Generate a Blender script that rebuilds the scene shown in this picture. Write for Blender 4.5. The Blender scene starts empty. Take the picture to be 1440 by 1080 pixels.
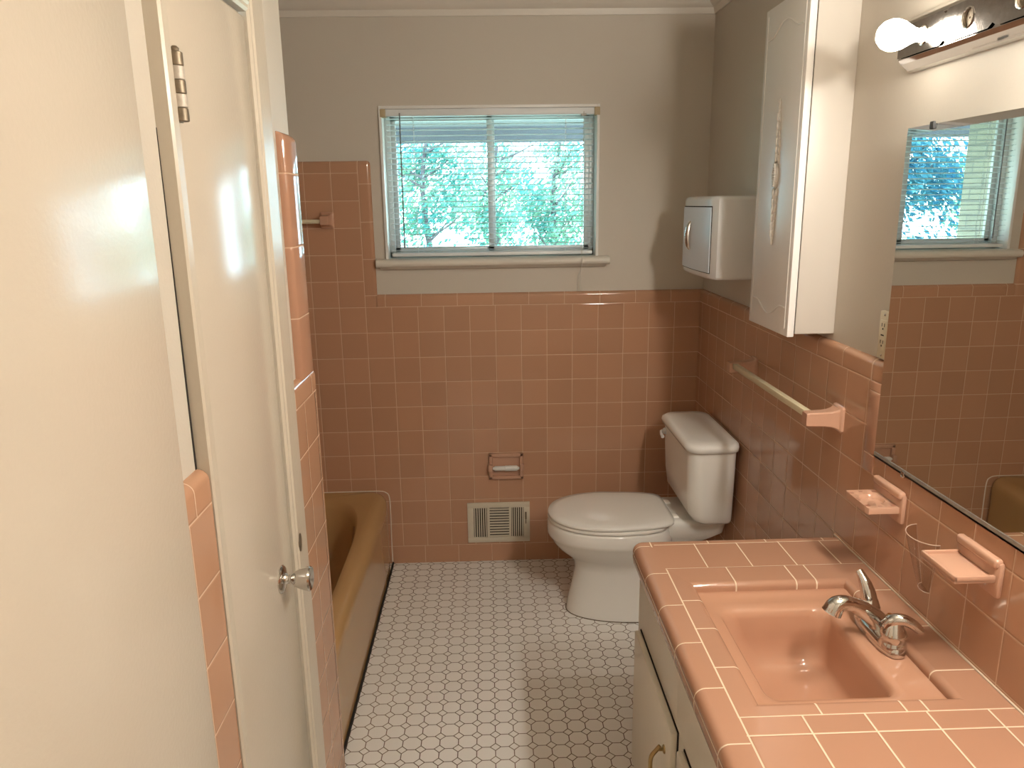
import bpy, bmesh, math, random
from mathutils import Vector, Matrix
random.seed(7)
scn = bpy.context.scene
C = scn.collection
PI = math.pi
S = 0.1095           # wall tile pitch
Z0 = 1.1796          # top grout line of the tile field
XR = 0.765           # right wall tile face
XP = 0.781           # right wall paint plane
XL = -0.545          # left wall tile face
XLP = -0.562         # left wall paint plane
YP = 0.015           # back wall paint plane
ZC = 1.231           # top of the tile cap
CEIL = 2.40

# ------------------------------------------------------------------ materials
def _mat(name):
    m = bpy.data.materials.new(name); m.use_nodes = True
    nt = m.node_tree; b = nt.nodes['Principled BSDF']
    return m, nt, b
def N(nt, t, **kw):
    n = nt.nodes.new(t)
    for k, v in kw.items(): setattr(n, k, v)
    return n
def M(nt, op, a, b=None, c=None):
    n = N(nt, 'ShaderNodeMath', operation=op)
    for i, v in enumerate((a, b, c)):
        if v is None: continue
        if isinstance(v, (int, float)): n.inputs[i].default_value = v
        else: nt.links.new(v, n.inputs[i])
    return n.outputs[0]
def srgb(r, g, b):
    f = lambda c: (c / 255 / 12.92) if c <= 10 else ((c / 255 + .055) / 1.055) ** 2.4
    return (f(r), f(g), f(b), 1)
def mix(nt, fac, a, b):
    n = N(nt, 'ShaderNodeMix', data_type='RGBA')
    if isinstance(fac, (int, float)): n.inputs[0].default_value = fac
    else: nt.links.new(fac, n.inputs[0])
    for sk, v in ((n.inputs[6], a), (n.inputs[7], b)):
        if isinstance(v, tuple): sk.default_value = v
        else: nt.links.new(v, sk)
    return n.outputs[2]
def simple(name, col, rough=.5, metal=0., bump=0., scale=60., var=0., coat=0., spec=None, stretch=None):
    m, nt, b = _mat(name)
    b.inputs['Roughness'].default_value = rough
    b.inputs['Metallic'].default_value = metal
    if coat: b.inputs['Coat Weight'].default_value = coat; b.inputs['Coat Roughness'].default_value = .05
    if spec is not None: b.inputs['Specular IOR Level'].default_value = spec
    pos = N(nt, 'ShaderNodeNewGeometry').outputs['Position']
    if stretch:
        mp = N(nt, 'ShaderNodeMapping'); mp.inputs['Scale'].default_value = stretch
        nt.links.new(pos, mp.inputs[0]); pos = mp.outputs[0]
    no = N(nt, 'ShaderNodeTexNoise'); no.inputs['Scale'].default_value = scale; no.inputs['Detail'].default_value = 3
    nt.links.new(pos, no.inputs['Vector'])
    dark = tuple(c * (1 - var) for c in col[:3]) + (1,)
    nt.links.new(mix(nt, no.outputs[0], dark, col), b.inputs['Base Color'])
    if bump:
        bp = N(nt, 'ShaderNodeBump'); bp.inputs['Strength'].default_value = bump; bp.inputs['Distance'].default_value = .002
        nt.links.new(no.outputs[0], bp.inputs['Height']); nt.links.new(bp.outputs[0], b.inputs['Normal'])
    return m
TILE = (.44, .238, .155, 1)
CGROUT = (.72, .57, .42, 1)
WTILE = (.50, .28, .175, 1)
GROUT = (.62, .43, .30, 1)
def tile_mat(name, lines, col=TILE, grout=GROUT, gw=.0022, rough=.06, var=.10):
    """lines: ('p',axis,offset,pitch) periodic or ('l',axis,pos) single grout lines, world space"""
    m, nt, b = _mat(name)
    sep = N(nt, 'ShaderNodeSeparateXYZ')
    pos = N(nt, 'ShaderNodeNewGeometry').outputs['Position']
    nt.links.new(pos, sep.inputs[0])
    d = None; seed = None
    for l in lines:
        a = sep.outputs['xyz'.index(l[1])]
        if l[0] == 'p':
            u = M(nt, 'DIVIDE', M(nt, 'SUBTRACT', a, l[2]), l[3])
            fr = M(nt, 'FRACT', u)
            dd = M(nt, 'MULTIPLY', M(nt, 'MINIMUM', fr, M(nt, 'SUBTRACT', 1., fr)), l[3])
            fl = M(nt, 'FLOOR', u)
        else:
            dd = M(nt, 'ABSOLUTE', M(nt, 'SUBTRACT', a, l[2])); fl = M(nt, 'GREATER_THAN', a, l[2])
        k = M(nt, 'MULTIPLY', fl, 17.31 if seed is None else 5.77 + len(nt.nodes) * .01)
        seed = k if seed is None else M(nt, 'ADD', seed, k)
        d = dd if d is None else M(nt, 'MINIMUM', d, dd)
    mr = N(nt, 'ShaderNodeMapRange', interpolation_type='SMOOTHSTEP')
    nt.links.new(d, mr.inputs[0]); mr.inputs[1].default_value = gw * .5 - .0002; mr.inputs[2].default_value = gw * .5 + .0005
    wn = N(nt, 'ShaderNodeTexWhiteNoise', noise_dimensions='1D'); nt.links.new(seed, wn.inputs['W'])
    no = N(nt, 'ShaderNodeTexNoise'); no.inputs['Scale'].default_value = 9; nt.links.new(pos, no.inputs['Vector'])
    dk = tuple(c * (1 - var) for c in col[:3]) + (1,)
    tc = mix(nt, wn.outputs[0], dk, col)
    tc = mix(nt, M(nt, 'MULTIPLY', no.outputs[0], .12), tc, (col[0] * .8, col[1] * .75, col[2] * .7, 1))
    nt.links.new(mix(nt, mr.outputs[0], grout, tc), b.inputs['Base Color'])
    rr = N(nt, 'ShaderNodeMapRange'); nt.links.new(mr.outputs[0], rr.inputs[0]); rr.inputs[3].default_value = .8; rr.inputs[4].default_value = rough
    nt.links.new(rr.outputs[0], b.inputs['Roughness'])
    h = N(nt, 'ShaderNodeMapRange', interpolation_type='SMOOTHSTEP'); nt.links.new(d, h.inputs[0]); h.inputs[1].default_value = .0004; h.inputs[2].default_value = .0045
    n2 = N(nt, 'ShaderNodeTexNoise'); n2.inputs['Scale'].default_value = 22; n2.inputs['Detail'].default_value = 1; nt.links.new(pos, n2.inputs['Vector'])
    hh = M(nt, 'ADD', M(nt, 'ADD', h.outputs[0], M(nt, 'MULTIPLY', n2.outputs[0], .35)), M(nt, 'MULTIPLY', wn.outputs[0], .0))
    bp = N(nt, 'ShaderNodeBump'); bp.inputs['Strength'].default_value = .5; bp.inputs['Distance'].default_value = .0012
    nt.links.new(hh, bp.inputs['Height']); nt.links.new(bp.outputs[0], b.inputs['Normal'])
    return m
def floor_mat():
    m, nt, b = _mat('octagon_floor_tile')
    sep = N(nt, 'ShaderNodeSeparateXYZ'); pos = N(nt, 'ShaderNodeNewGeometry').outputs['Position']
    nt.links.new(pos, sep.inputs[0])
    PX, PY = .0565, .0548
    def cell(a, o, p):
        u = M(nt, 'DIVIDE', M(nt, 'SUBTRACT', sep.outputs[a], o), p)
        ad = M(nt, 'ADD', u, .5)
        return M(nt, 'SUBTRACT', M(nt, 'FRACT', ad), .5), M(nt, 'FLOOR', u)
    u, fu = cell(0, -.144, PX); v, fv = cell(1, -1.168, PY)     # dots at u=v=0
    au, av = M(nt, 'ABSOLUTE', u), M(nt, 'ABSOLUTE', v)
    R = .285
    sm = M(nt, 'SUBTRACT', M(nt, 'ADD', au, av), R)             # <0 inside the dot
    dd = M(nt, 'MULTIPLY', M(nt, 'ABSOLUTE', sm), .707)
    # octagon straight seams at u=0 and v=0, outside the dot
    inside = M(nt, 'LESS_THAN', sm, 0.)
    sd = M(nt, 'ADD', M(nt, 'MINIMUM', au, av), M(nt, 'MULTIPLY', inside, 9.))
    d = M(nt, 'MULTIPLY', M(nt, 'MINIMUM', dd, sd), .0556)
    mr = N(nt, 'ShaderNodeMapRange', interpolation_type='SMOOTHSTEP'); nt.links.new(d, mr.inputs[0])
    mr.inputs[1].default_value = .0007; mr.inputs[2].default_value = .0019
    no = N(nt, 'ShaderNodeTexNoise'); no.inputs['Scale'].default_value = 2.3; no.inputs['Detail'].default_value = 3; nt.links.new(pos, no.inputs['Vector'])
    cr = N(nt, 'ShaderNodeMapRange'); nt.links.new(no.outputs[0], cr.inputs[0]); cr.inputs[1].default_value = .38; cr.inputs[2].default_value = .62
    g = mix(nt, cr.outputs[0], (.10, .06, .045, 1), (.22, .15, .11, 1))
    wn = N(nt, 'ShaderNodeTexWhiteNoise', noise_dimensions='2D')
    cb = N(nt, 'ShaderNodeCombineXYZ'); nt.links.new(fu, cb.inputs[0]); nt.links.new(fv, cb.inputs[1]); nt.links.new(cb.outputs[0], wn.inputs['Vector'])
    t = mix(nt, wn.outputs[0], (.80, .79, .77, 1), (.84, .83, .81, 1))
    nt.links.new(mix(nt, mr.outputs[0], g, t), b.inputs['Base Color'])
    rr = N(nt, 'ShaderNodeMapRange'); nt.links.new(mr.outputs[0], rr.inputs[0]); rr.inputs[3].default_value = .9; rr.inputs[4].default_value = .33
    nt.links.new(rr.outputs[0], b.inputs['Roughness'])
    bp = N(nt, 'ShaderNodeBump'); bp.inputs['Strength'].default_value = .4; bp.inputs['Distance'].default_value = .001
    nt.links.new(mr.outputs[0], bp.inputs['Height']); nt.links.new(bp.outputs[0], b.inputs['Normal'])
    return m
def emit(name, col, st):
    m, nt, b = _mat(name)
    b.inputs['Base Color'].default_value = (1, 1, 1, 1)
    b.inputs['Emission Color'].default_value = col; b.inputs['Emission Strength'].default_value = st
    return m
def glass_mat(name, tint=(1, 1, 1, 1), refl=.07, rough=.02):
    m = bpy.data.materials.new(name); m.use_nodes = True; nt = m.node_tree; nt.nodes.clear()
    o = N(nt, 'ShaderNodeOutputMaterial'); t = N(nt, 'ShaderNodeBsdfTransparent'); g = N(nt, 'ShaderNodeBsdfGlossy'); mx = N(nt, 'ShaderNodeMixShader')
    t.inputs[0].default_value = tint; g.inputs['Roughness'].default_value = rough
    lw = N(nt, 'ShaderNodeLayerWeight'); lw.inputs[0].default_value = .25
    f = M(nt, 'ADD', M(nt, 'MULTIPLY', lw.outputs['Facing'], .35), refl * .5)
    nt.links.new(f, mx.inputs[0]); nt.links.new(t.outputs[0], mx.inputs[1]); nt.links.new(g.outputs[0], mx.inputs[2]); nt.links.new(mx.outputs[0], o.inputs[0])
    return m
def leaf_mat(name, c1, c2):
    m = bpy.data.materials.new(name); m.use_nodes = True; nt = m.node_tree; nt.nodes.clear()
    o = N(nt, 'ShaderNodeOutputMaterial'); d = N(nt, 'ShaderNodeBsdfDiffuse'); t = N(nt, 'ShaderNodeBsdfTranslucent'); mx = N(nt, 'ShaderNodeMixShader'); mx.inputs[0].default_value = .45
    no = N(nt, 'ShaderNodeTexNoise'); no.inputs['Scale'].default_value = 2.5; nt.links.new(N(nt, 'ShaderNodeNewGeometry').outputs['Position'], no.inputs['Vector'])
    cr = N(nt, 'ShaderNodeMapRange'); nt.links.new(no.outputs[0], cr.inputs[0]); cr.inputs[1].default_value = .35; cr.inputs[2].default_value = .65
    c = mix(nt, cr.outputs[0], c1, c2)
    nt.links.new(c, d.inputs[0]); nt.links.new(c, t.inputs[0])
    nt.links.new(d.outputs[0], mx.inputs[1]); nt.links.new(t.outputs[0], mx.inputs[2]); nt.links.new(mx.outputs[0], o.inputs[0])
    return m
def brick_mat():
    m, nt, b = _mat('cream_brick')
    br = N(nt, 'ShaderNodeTexBrick'); pos = N(nt, 'ShaderNodeNewGeometry').outputs['Position']
    sep = N(nt, 'ShaderNodeSeparateXYZ'); cb = N(nt, 'ShaderNodeCombineXYZ'); nt.links.new(pos, sep.inputs[0])
    nt.links.new(sep.outputs[1], cb.inputs[0]); nt.links.new(sep.outputs[2], cb.inputs[1]); nt.links.new(cb.outputs[0], br.inputs['Vector'])
    br.inputs['Scale'].default_value = 1.; br.inputs['Brick Width'].default_value = .21; br.inputs['Row Height'].default_value = .075; br.inputs['Mortar Size'].default_value = .006
    br.inputs['Color1'].default_value = (.36, .32, .24, 1); br.inputs['Color2'].default_value = (.30, .27, .21, 1); br.inputs['Mortar'].default_value = (.22, .20, .17, 1)
    nt.links.new(br.outputs[0], b.inputs['Base Color']); b.inputs['Roughness'].default_value = .8
    return m

m_floor = floor_mat()
m_paint = simple('wall_paint', (.575, .528, .458, 1), .55, bump=.12, scale=180, var=.03)
m_ceil = simple('ceiling_paint', (.62, .58, .50, 1), .8, bump=.2, scale=150, var=.03)
m_crown = simple('crown_paint', (.68, .64, .57, 1), .4, var=.03)
m_gloss = simple('cream_gloss_paint', (.565, .50, .415, 1), .15, bump=.08, scale=170, var=.02)
m_casing = simple('casing_paint', (.57, .51, .42, 1), .25, bump=.15, scale=90, var=.03)
m_white = simple('white_trim_paint', (.82, .82, .80, 1), .3, var=.03)
m_field_b = tile_mat('pink_tile_back', [('p', 'x', 0., S), ('p', 'z', Z0, S)], col=WTILE)
m_field_r = tile_mat('pink_tile_right', [('p', 'y', -1.3567, S), ('p', 'z', Z0, S)], col=WTILE)
m_field_l = tile_mat('pink_tile_left', [('p', 'y', -1.567, S), ('l', 'y', -1.466), ('p', 'z', Z0, S)], col=WTILE)
m_cap_b = tile_mat('pink_cap_back', [('p', 'x', -.573, .1515), ('l', 'z', Z0)], col=WTILE)
m_cap_r = tile_mat('pink_cap_right', [('p', 'y', -1.173, .1515), ('l', 'z', Z0), ('l', 'y', -1.473)], col=WTILE)
m_cap_l = tile_mat('pink_cap_left', [('p', 'y', -1.64, .1515), ('l', 'z', Z0), ('l', 'y', -2.196)], col=WTILE)
m_base_b = tile_mat('pink_base_back', [('p', 'x', -.451, .1525), ('l', 'z', Z0 - 10 * S)], col=WTILE)
m_col_b = tile_mat('pink_column_back', [('p', 'z', 1.532, .1515), ('l', 'x', -6 * S)], col=WTILE)
m_col_l = tile_mat('pink_column_left', [('p', 'z', 1.665, .1515)])
m_captop_b = tile_mat('pink_top_cap_back', [('p', 'x', 0., S), ('l', 'z', Z0 + 5 * S)], col=WTILE)
m_cnt = tile_mat('pink_counter_field', [('l', 'x', .381), ('l', 'x', .4905), ('l', 'x', .5995), ('l', 'x', .7075), ('l', 'y', -1.402)], var=.06, gw=.0028, grout=CGROUT)
m_cnt_n = tile_mat('pink_counter_near', [('p', 'x', .388, .1085), ('l', 'y', -2.118), ('p', 'y', -2.118 - .109, .109)], var=.06, gw=.0028, grout=CGROUT)
m_cnt_l = tile_mat('pink_counter_edge', [('p', 'y', -1.554, .1455), ('l', 'z', .712)], var=.06, gw=.0028, grout=CGROUT)
m_cnt_f = tile_mat('pink_counter_end', [('p', 'x', .420, .1505), ('l', 'z', .712)], var=.06, gw=.0028, grout=CGROUT)
m_cnt_tf = tile_mat('pink_sink_trim_far', [('l', 'x', .424), ('l', 'x', .566), ('l', 'x', .613), ('l', 'y', -1.530)], var=.06, gw=.0028, grout=CGROUT)
m_cnt_tn = tile_mat('pink_sink_trim_near', [('l', 'x', .424), ('l', 'x', .573), ('l', 'x', .611), ('l', 'y', -2.072)], var=.06, gw=.0028, grout=CGROUT)
m_cnt_tl = tile_mat('pink_sink_trim_left', [('l', 'y', -1.682), ('l', 'y', -1.795), ('l', 'y', -1.929), ('l', 'x', .279)], var=.06, gw=.0028, grout=CGROUT)
m_cnt_tr = tile_mat('pink_sink_trim_right', [('p', 'y', -1.66, .15)], var=.06, gw=.0028, grout=CGROUT)
m_ceramic = simple('pink_ceramic', (.53, .31, .215, 1), .12, var=.04, scale=30)
m_sink = simple('pink_porcelain', (.49, .262, .168, 1), .08, var=.04, scale=12)
m_grout = simple('pale_grout', (.60, .47, .36, 1), .8)
m_tub = simple('harvest_tan_enamel', (.46, .275, .12, 1), .13, var=.06, scale=6)
m_porc = simple('white_porcelain', (.82, .81, .78, 1), .08, var=.02, scale=8)
m_seat = simple('white_plastic_seat', (.84, .83, .80, 1), .07, var=.02)
m_chrome = simple('chrome', (.66, .64, .62, 1), .06, 1.)
m_chrome_old = simple('pitted_chrome', (.55, .52, .50, 1), .16, 1., bump=.15, scale=70, var=.35)
m_nickel = simple('satin_nickel', (.70, .68, .66, 1), .22, 1.)
m_brass = simple('old_brass', (.50, .36, .17, 1), .3, 1., var=.3, scale=200)
m_rust = simple('worn_hinge_metal', (.30, .24, .17, 1), .45, .7, var=.6, scale=90, bump=.3)
m_worn = simple('worn_paint_on_metal', (.62, .55, .47, 1), .5, .2, var=.35, scale=160, bump=.3)
m_dark = simple('dark_gap', (.02, .015, .012, 1), .9)
m_cab = simple('vanity_cream_paint', (.72, .68, .59, 1), .35, var=.05, scale=25, bump=.05)
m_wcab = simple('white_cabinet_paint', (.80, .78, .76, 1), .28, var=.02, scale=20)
m_wside = simple('darkened_white_side', (.55, .51, .46, 1), .4, var=.03, scale=8)  # the cabinet's white paint, darkened to offset strong bulb light on its side
m_gold = simple('antiqued_carving', (.74, .70, .64, 1), .45, var=.45, scale=170, bump=.3)
m_plast = simple('white_plastic', (.72, .72, .72, 1), .25, var=.02)
m_ivory = simple('ivory_plastic', (.66, .60, .45, 1), .35)
m_bar = simple('cream_bar', (.62, .55, .38, 1), .3, var=.05)
m_roller = simple('white_roller', (.72, .72, .70, 1), .4)
m_vent = simple('vent_enamel', (.62, .57, .47, 1), .4, var=.06)
m_alu = simple('window_aluminium', (.62, .64, .65, 1), .35, .15, var=.1)
m_slat = simple('blind_slat', (.74, .78, .80, 1), .4)
m_vane = leaf_mat('blind_vane', (.80, .83, .85, 1), (.84, .86, .88, 1))
m_wand = simple('grey_wand', (.18, .19, .2, 1), .3)
m_mirror = simple('mirror_silver', (.80, .79, .74, 1), .0, 1.)
m_mbev = simple('mirror_bevel', (.86, .88, .90, 1), .02, 1.)
m_chan = simple('mirror_channel', (.50, .47, .42, 1), .4, .5, var=.5, scale=50)
m_clear = glass_mat('clear_plastic', (.84, .81, .78, 1), .16, .12)
m_rimp = glass_mat('cup_rim_plastic', (.80, .74, .68, 1), .9, .15)
m_rimp = simple('cup_edge_plastic', (.52, .37, .29, 1), .3)
m_glass = glass_mat('window_glass', (.96, .98, .98, 1), .05, .0)
m_bulb = emit('bulb_glow', (1., .93, .82, 1), 370.)
m_bulb_dim = emit('dimmed_bulb_glow', (1., .90, .76, 1), 26.)  # end bulb turned down so the wall beside it does not clip
m_slot = simple('slot_recess', (.28, .12, .075, 1), .4)
m_black = simple('black_rubber', (.03, .03, .03, 1), .6)
m_brick = brick_mat()
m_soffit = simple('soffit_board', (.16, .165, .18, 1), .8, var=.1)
m_trunk = simple('tree_bark', (.14, .12, .13, 1), .9, var=.5, scale=12, bump=.5)
m_leaf1 = leaf_mat('leaf_green', (.06, .22, .20, 1), (.22, .38, .25, 1))
m_leaf2 = leaf_mat('leaf_bluegreen', (.035, .14, .24, 1), (.10, .28, .32, 1))
m_ground = simple('lawn', (.42, .50, .36, 1), .9, var=.4, scale=4)
m_roofw = simple('pale_siding', (.75, .75, .73, 1), .7)

# ------------------------------------------------------------------ geometry
class MB:
    def __init__(s): s.bm = bmesh.new(); s.mats = []; s.mi = 0
    def use(s, m):
        if m not in s.mats: s.mats.append(m)
        s.mi = s.mats.index(m); return s
    def _add(s, t):
        me = bpy.data.meshes.new('t')
        for f in t.faces: f.material_index = s.mi
        t.to_mesh(me); t.free(); s.bm.from_mesh(me); bpy.data.meshes.remove(me); return s
    def box(s, a, b, bev=0., seg=2, only=None):
        t = bmesh.new(); bmesh.ops.create_cube(t, size=1.)
        a, b = Vector(a), Vector(b); lo = Vector(map(min, a, b)); hi = Vector(map(max, a, b))
        for v in t.verts: v.co = Vector(((hi[i] if v.co[i] > 0 else lo[i]) for i in range(3)))
        if bev:
            bmesh.ops.bevel(t, geom=[e for e in t.edges if only is None or only(e)], offset=bev, segments=seg, profile=.5, affect='EDGES', clamp_overlap=True)
        return s._add(t)
    def faces(s, verts, faces):
        t = bmesh.new(); vs = [t.verts.new(v) for v in verts]
        for f in faces: t.faces.new([vs[i] for i in f])
        return s._add(t)
    def loft(s, rings, cap0=True, cap1=True, closed=True):
        t = bmesh.new(); n = len(rings[0])
        R = [[t.verts.new(p) for p in r] for r in rings]
        for a, b in zip(R, R[1:]):
            for i in range(n if closed else n - 1):
                j = (i + 1) % n
                t.faces.new((a[i], a[j], b[j], b[i]))
        if cap0 and closed: t.faces.new(R[0][::-1])
        if cap1 and closed: t.faces.new(R[-1])
        bmesh.ops.recalc_face_normals(t, faces=t.faces)
        return s._add(t)
    def frame(s, d):
        d = Vector(d).normalized(); u = d.orthogonal().normalized(); return u, d.cross(u)
    def tube(s, pts, r, seg=10, cap=True, square=False):
        pts = [Vector(p) for p in pts]; rr = r if isinstance(r, (list, tuple)) else [r] * len(pts)
        rings = []; u = None
        for i, p in enumerate(pts):
            d = (pts[min(i + 1, len(pts) - 1)] - pts[max(i - 1, 0)]).normalized()
            if u is None: u = d.orthogonal().normalized()
            else: u = (u - d * u.dot(d)).normalized()
            v = d.cross(u)
            rings.append([p + (u * math.cos(2 * PI * k / seg) + v * math.sin(2 * PI * k / seg)) * rr[i] for k in range(seg)])
        return s.loft(rings, cap, cap)
    def lathe(s, prof, origin, axis, seg=24, cap=True):
        o = Vector(origin); d = Vector(axis).normalized(); u, v = s.frame(d)
        rings = [[o + d * h + (u * math.cos(2 * PI * k / seg) + v * math.sin(2 * PI * k / seg)) * max(r, 1e-4) for k in range(seg)] for r, h in prof]
        return s.loft(rings, cap, cap)
    def ell(s, c, rad, seg=12, rings=8, rot=None):
        t = bmesh.new(); bmesh.ops.create_uvsphere(t, u_segments=seg, v_segments=rings, radius=1.)
        for v in t.verts:
            p = Vector((v.co[0] * rad[0], v.co[1] * rad[1], v.co[2] * rad[2]))
            if rot is not None: p = rot @ p
            v.co = p + Vector(c)
        return s._add(t)
    def build(s, name, mat=None, parent=None, smooth=True, base=None, angle=40):
        if mat is not None: s.mats = [mat] + [x for x in s.mats if x is not mat] if not s.mats else s.mats
        bm = s.bm
        off = Vector(parent['base']) if parent is not None else (Vector(base) if base is not None else Vector((0, 0, 0)))
        for v in bm.verts: v.co -= off
        me = bpy.data.meshes.new(name); bm.to_mesh(me); bm.free()
        for m in (s.mats or [mat]): me.materials.append(m)
        o = bpy.data.objects.new(name, me); C.objects.link(o)
        if parent is not None:
            o.parent = parent; o['base'] = list(off)
        else: o.location = off; o['base'] = list(off)
        if smooth:
            for p in me.polygons: p.use_smooth = True
            md = None
            try:
                me.set_sharp_from_angle(angle=math.radians(angle))
            except Exception: pass
        return o
def tag(o, label, cat, group=None, kind=None):
    o['label'] = label; o['category'] = cat
    if group: o['group'] = group
    if kind: o['kind'] = kind
    return o
def thing(name, base, label, cat, group=None):
    o = bpy.data.objects.new(name, None); C.objects.link(o); o.location = base; o['base'] = list(base)
    o.empty_display_size = .05
    return tag(o, label, cat, group)
def struct(mb, name, mat, label, cat, **kw):
    o = mb.build(name, mat, **kw); o['label'] = label; o['category'] = cat; o['kind'] = 'structure'; return o
def se(cx, cy, hx, hy, z, n=2., seg=48):
    """superellipse ring in xy"""
    out = []
    for k in range(seg):
        t = 2 * PI * k / seg; c, q = math.cos(t), math.sin(t)
        out.append(Vector((cx + hx * math.copysign(abs(c) ** (2 / n), c), cy + hy * math.copysign(abs(q) ** (2 / n), q), z)))
    return out
def rrect(x0, y0, x1, y1, r, z, seg=6):
    out = []
    for cx, cy, a0 in ((x1 - r, y1 - r, 0), (x0 + r, y1 - r, 90), (x0 + r, y0 + r, 180), (x1 - r, y0 + r, 270)):
        for k in range(seg + 1):
            a = math.radians(a0 + 90 * k / seg); out.append(Vector((cx + r * math.cos(a), cy + r * math.sin(a), z)))
    return out
def smooth_path(pts, n=8):
    P = [Vector(p) for p in pts]; out = []
    for i in range(len(P) - 1):
        p0, p1, p2, p3 = P[max(i - 1, 0)], P[i], P[i + 1], P[min(i + 2, len(P) - 1)]
        for k in range(n):
            t = k / n
            out.append(.5 * ((2 * p1) + (p2 - p0) * t + (2 * p0 - 5 * p1 + 4 * p2 - p3) * t * t + (3 * p1 - p0 - 3 * p2 + p3) * t ** 3))
    out.append(P[-1]); return out

# ------------------------------------------------------------------ room shell
YF = -3.62           # front wall behind the camera
XA = -1.372          # far side of the tub alcove
b = MB(); b.box((-1.5, YF - .1, -.1), (XP + .12, .14, 0.))
struct(b, 'floor', m_floor, 'white octagon and dot mosaic tile floor with dark grout', 'floor')
b = MB(); b.box((-1.5, YF - .1, CEIL), (XP + .12, .14, CEIL + .1))
struct(b, 'ceiling', m_ceil, 'plain painted ceiling above the crown moulding', 'ceiling')
WX0, WX1, WZ0, WZ1 = -.562, .327, 1.366, 1.983
b = MB()
b.box((-1.5, YP, -.1), (WX0, .14, CEIL)).box((WX1, YP, -.1), (XP + .12, .14, CEIL)).box((WX0, YP, -.1), (WX1, .14, WZ0)).box((WX0, YP, WZ1), (WX1, .14, CEIL))
struct(b, 'wall_back', m_paint, 'grey beige painted wall around the window', 'wall', smooth=False)
b = MB(); b.box((XP, YF, 0), (XP + .12, YP, CEIL))
struct(b, 'wall_right', m_paint, 'painted right wall above the pink tile with mirror and light bar', 'wall')
b = MB()
DY0, DY1, DZ1 = -2.098, -1.745, 1.922
b.box((-1.5, -1.57, 0), (XLP, -1.452, CEIL))                        # end wall of the tub alcove
b.box((XLP - .12, DY1 + .005, 0), (XLP, -1.57, CEIL))
b.box((XLP - .12, DY0 - .005, DZ1 + .006), (XLP, DY1 + .005, CEIL))
b.box((XLP - .12, YF, 0), (XLP, DY0 - .005, CEIL))
struct(b, 'wall_left', m_paint, 'painted left wall holding the closet door, ending at the tub alcove', 'wall', smooth=False)
b = MB(); b.box((XA - .12, -1.452, 0), (XA, YP, CEIL))
struct(b, 'wall_alcove', m_paint, 'long side wall of the bathtub alcove', 'wall')
b = MB(); b.box((XLP, YF - .1, 0), (XP, YF, CEIL))
struct(b, 'wall_front', m_paint, 'painted wall behind the viewer', 'wall')
# crown moulding
def crown(name, p0, p1, inward, label):
    prof = [(.0, 2.312), (.006, 2.312), (.010, 2.326), (.012, 2.334), (.022, 2.340), (.034, 2.352), (.046, 2.374), (.052, 2.380), (.060, 2.384), (.062, 2.400), (0., 2.400)]
    d = Vector(inward)
    m = MB(); m.loft([[Vector((p0[0], p0[1], 0)) + d * a + Vector((0, 0, z)) for a, z in prof], [Vector((p1[0], p1[1], 0)) + d * a + Vector((0, 0, z)) for a, z in prof]])
    return struct(m, name, m_crown, label, 'crown moulding', angle=25)
crown('trim_1', (XA, YP), (XP, YP), (0, -1, 0), 'white crown moulding along the back wall')
crown('trim_2', (XP, YP), (XP, YF), (-1, 0, 0), 'white crown moulding along the right wall')

# tile wainscots --------------------------------------------------------------
def arc(n=6): return [(1 - math.cos(PI / 2 * k / n), math.sin(PI / 2 * k / n)) for k in range(n + 1)]
def wainscot(mb, u0, u1, face, back, mapf, zb, zt, rad, mats, base=None):
    """profile swept from u0 to u1; depth axis from face to back"""
    sg = 1 if back > face else -1
    def seg(mat, prof):
        mb.use(mat); mb.loft([[mapf(u0, d, z) for d, z in prof], [mapf(u1, d, z) for d, z in prof]], closed=False)
    z1 = zt - .0515
    lo = zb
    if base: seg(base, [(face, zb), (face, Z0 - 10 * S)]); lo = Z0 - 10 * S
    seg(mats[0], [(face, lo), (face, z1)])
    cap = [(face, z1), (face, zt - rad)] + [(face + sg * abs(back - face) * a, zt - rad + rad * q) for a, q in arc()[1:]]
    seg(mats[1], cap)
# back wall
b = MB(); wainscot(b, -.607, XR + .016, 0., YP, lambda u, d, z: (u, d, z), 0, ZC, .014, (m_field_b, m_cap_b), m_base_b)
struct(b, 'trim_3', m_field_b, 'pink tile wainscot on the back wall under the window', 'tile wainscot')
b = MB(); b.use(m_field_b).faces([(XA, 0, 0), (-6 * S, 0, 0), (-6 * S, 0, Z0 + 5 * S), (XA, 0, Z0 + 5 * S)], [(0, 1, 2, 3)])
b.faces([(-6 * S, 0, 0), (-.607, 0, 0), (-.607, 0, Z0), (-6 * S, 0, Z0)], [(0, 1, 2, 3)])
b.use(m_col_b)
cp = [(-6 * S, 0.)] + [(-.621 + .014 * q, YP * a) for a, q in arc()]
b.loft([[(x, y, Z0) for x, y in cp], [(x, y, 1.76) for x, y in cp]], closed=False)
b.use(m_captop_b)
zc = 1.774
cz = [(0., Z0 + 5 * S), (0., zc - .014)] + [(YP * a, zc - .014 + .014 * q) for a, q in arc()[1:]]
b.loft([[(XA, d, z) for d, z in cz], [(-6 * S, d, z) for d, z in cz]], closed=False)
cr_ = [(YP * a, q) for a, q in arc()]
b.loft([[(-6 * S, d, 1.760 + .014 * q) for d, q in cr_], [(-.621, d, 1.760 + .014 * q) for d, q in cr_]], closed=False)
b.loft([[(-.621 + .014 * q * math.cos(k * PI / 12), d, 1.760 + .014 * q * math.sin(k * PI / 12)) for d, q in cr_] for k in range(7)], closed=False)
struct(b, 'trim_4', m_field_b, 'tall pink tile surround behind the bathtub, left of the window', 'tile surround')
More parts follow.
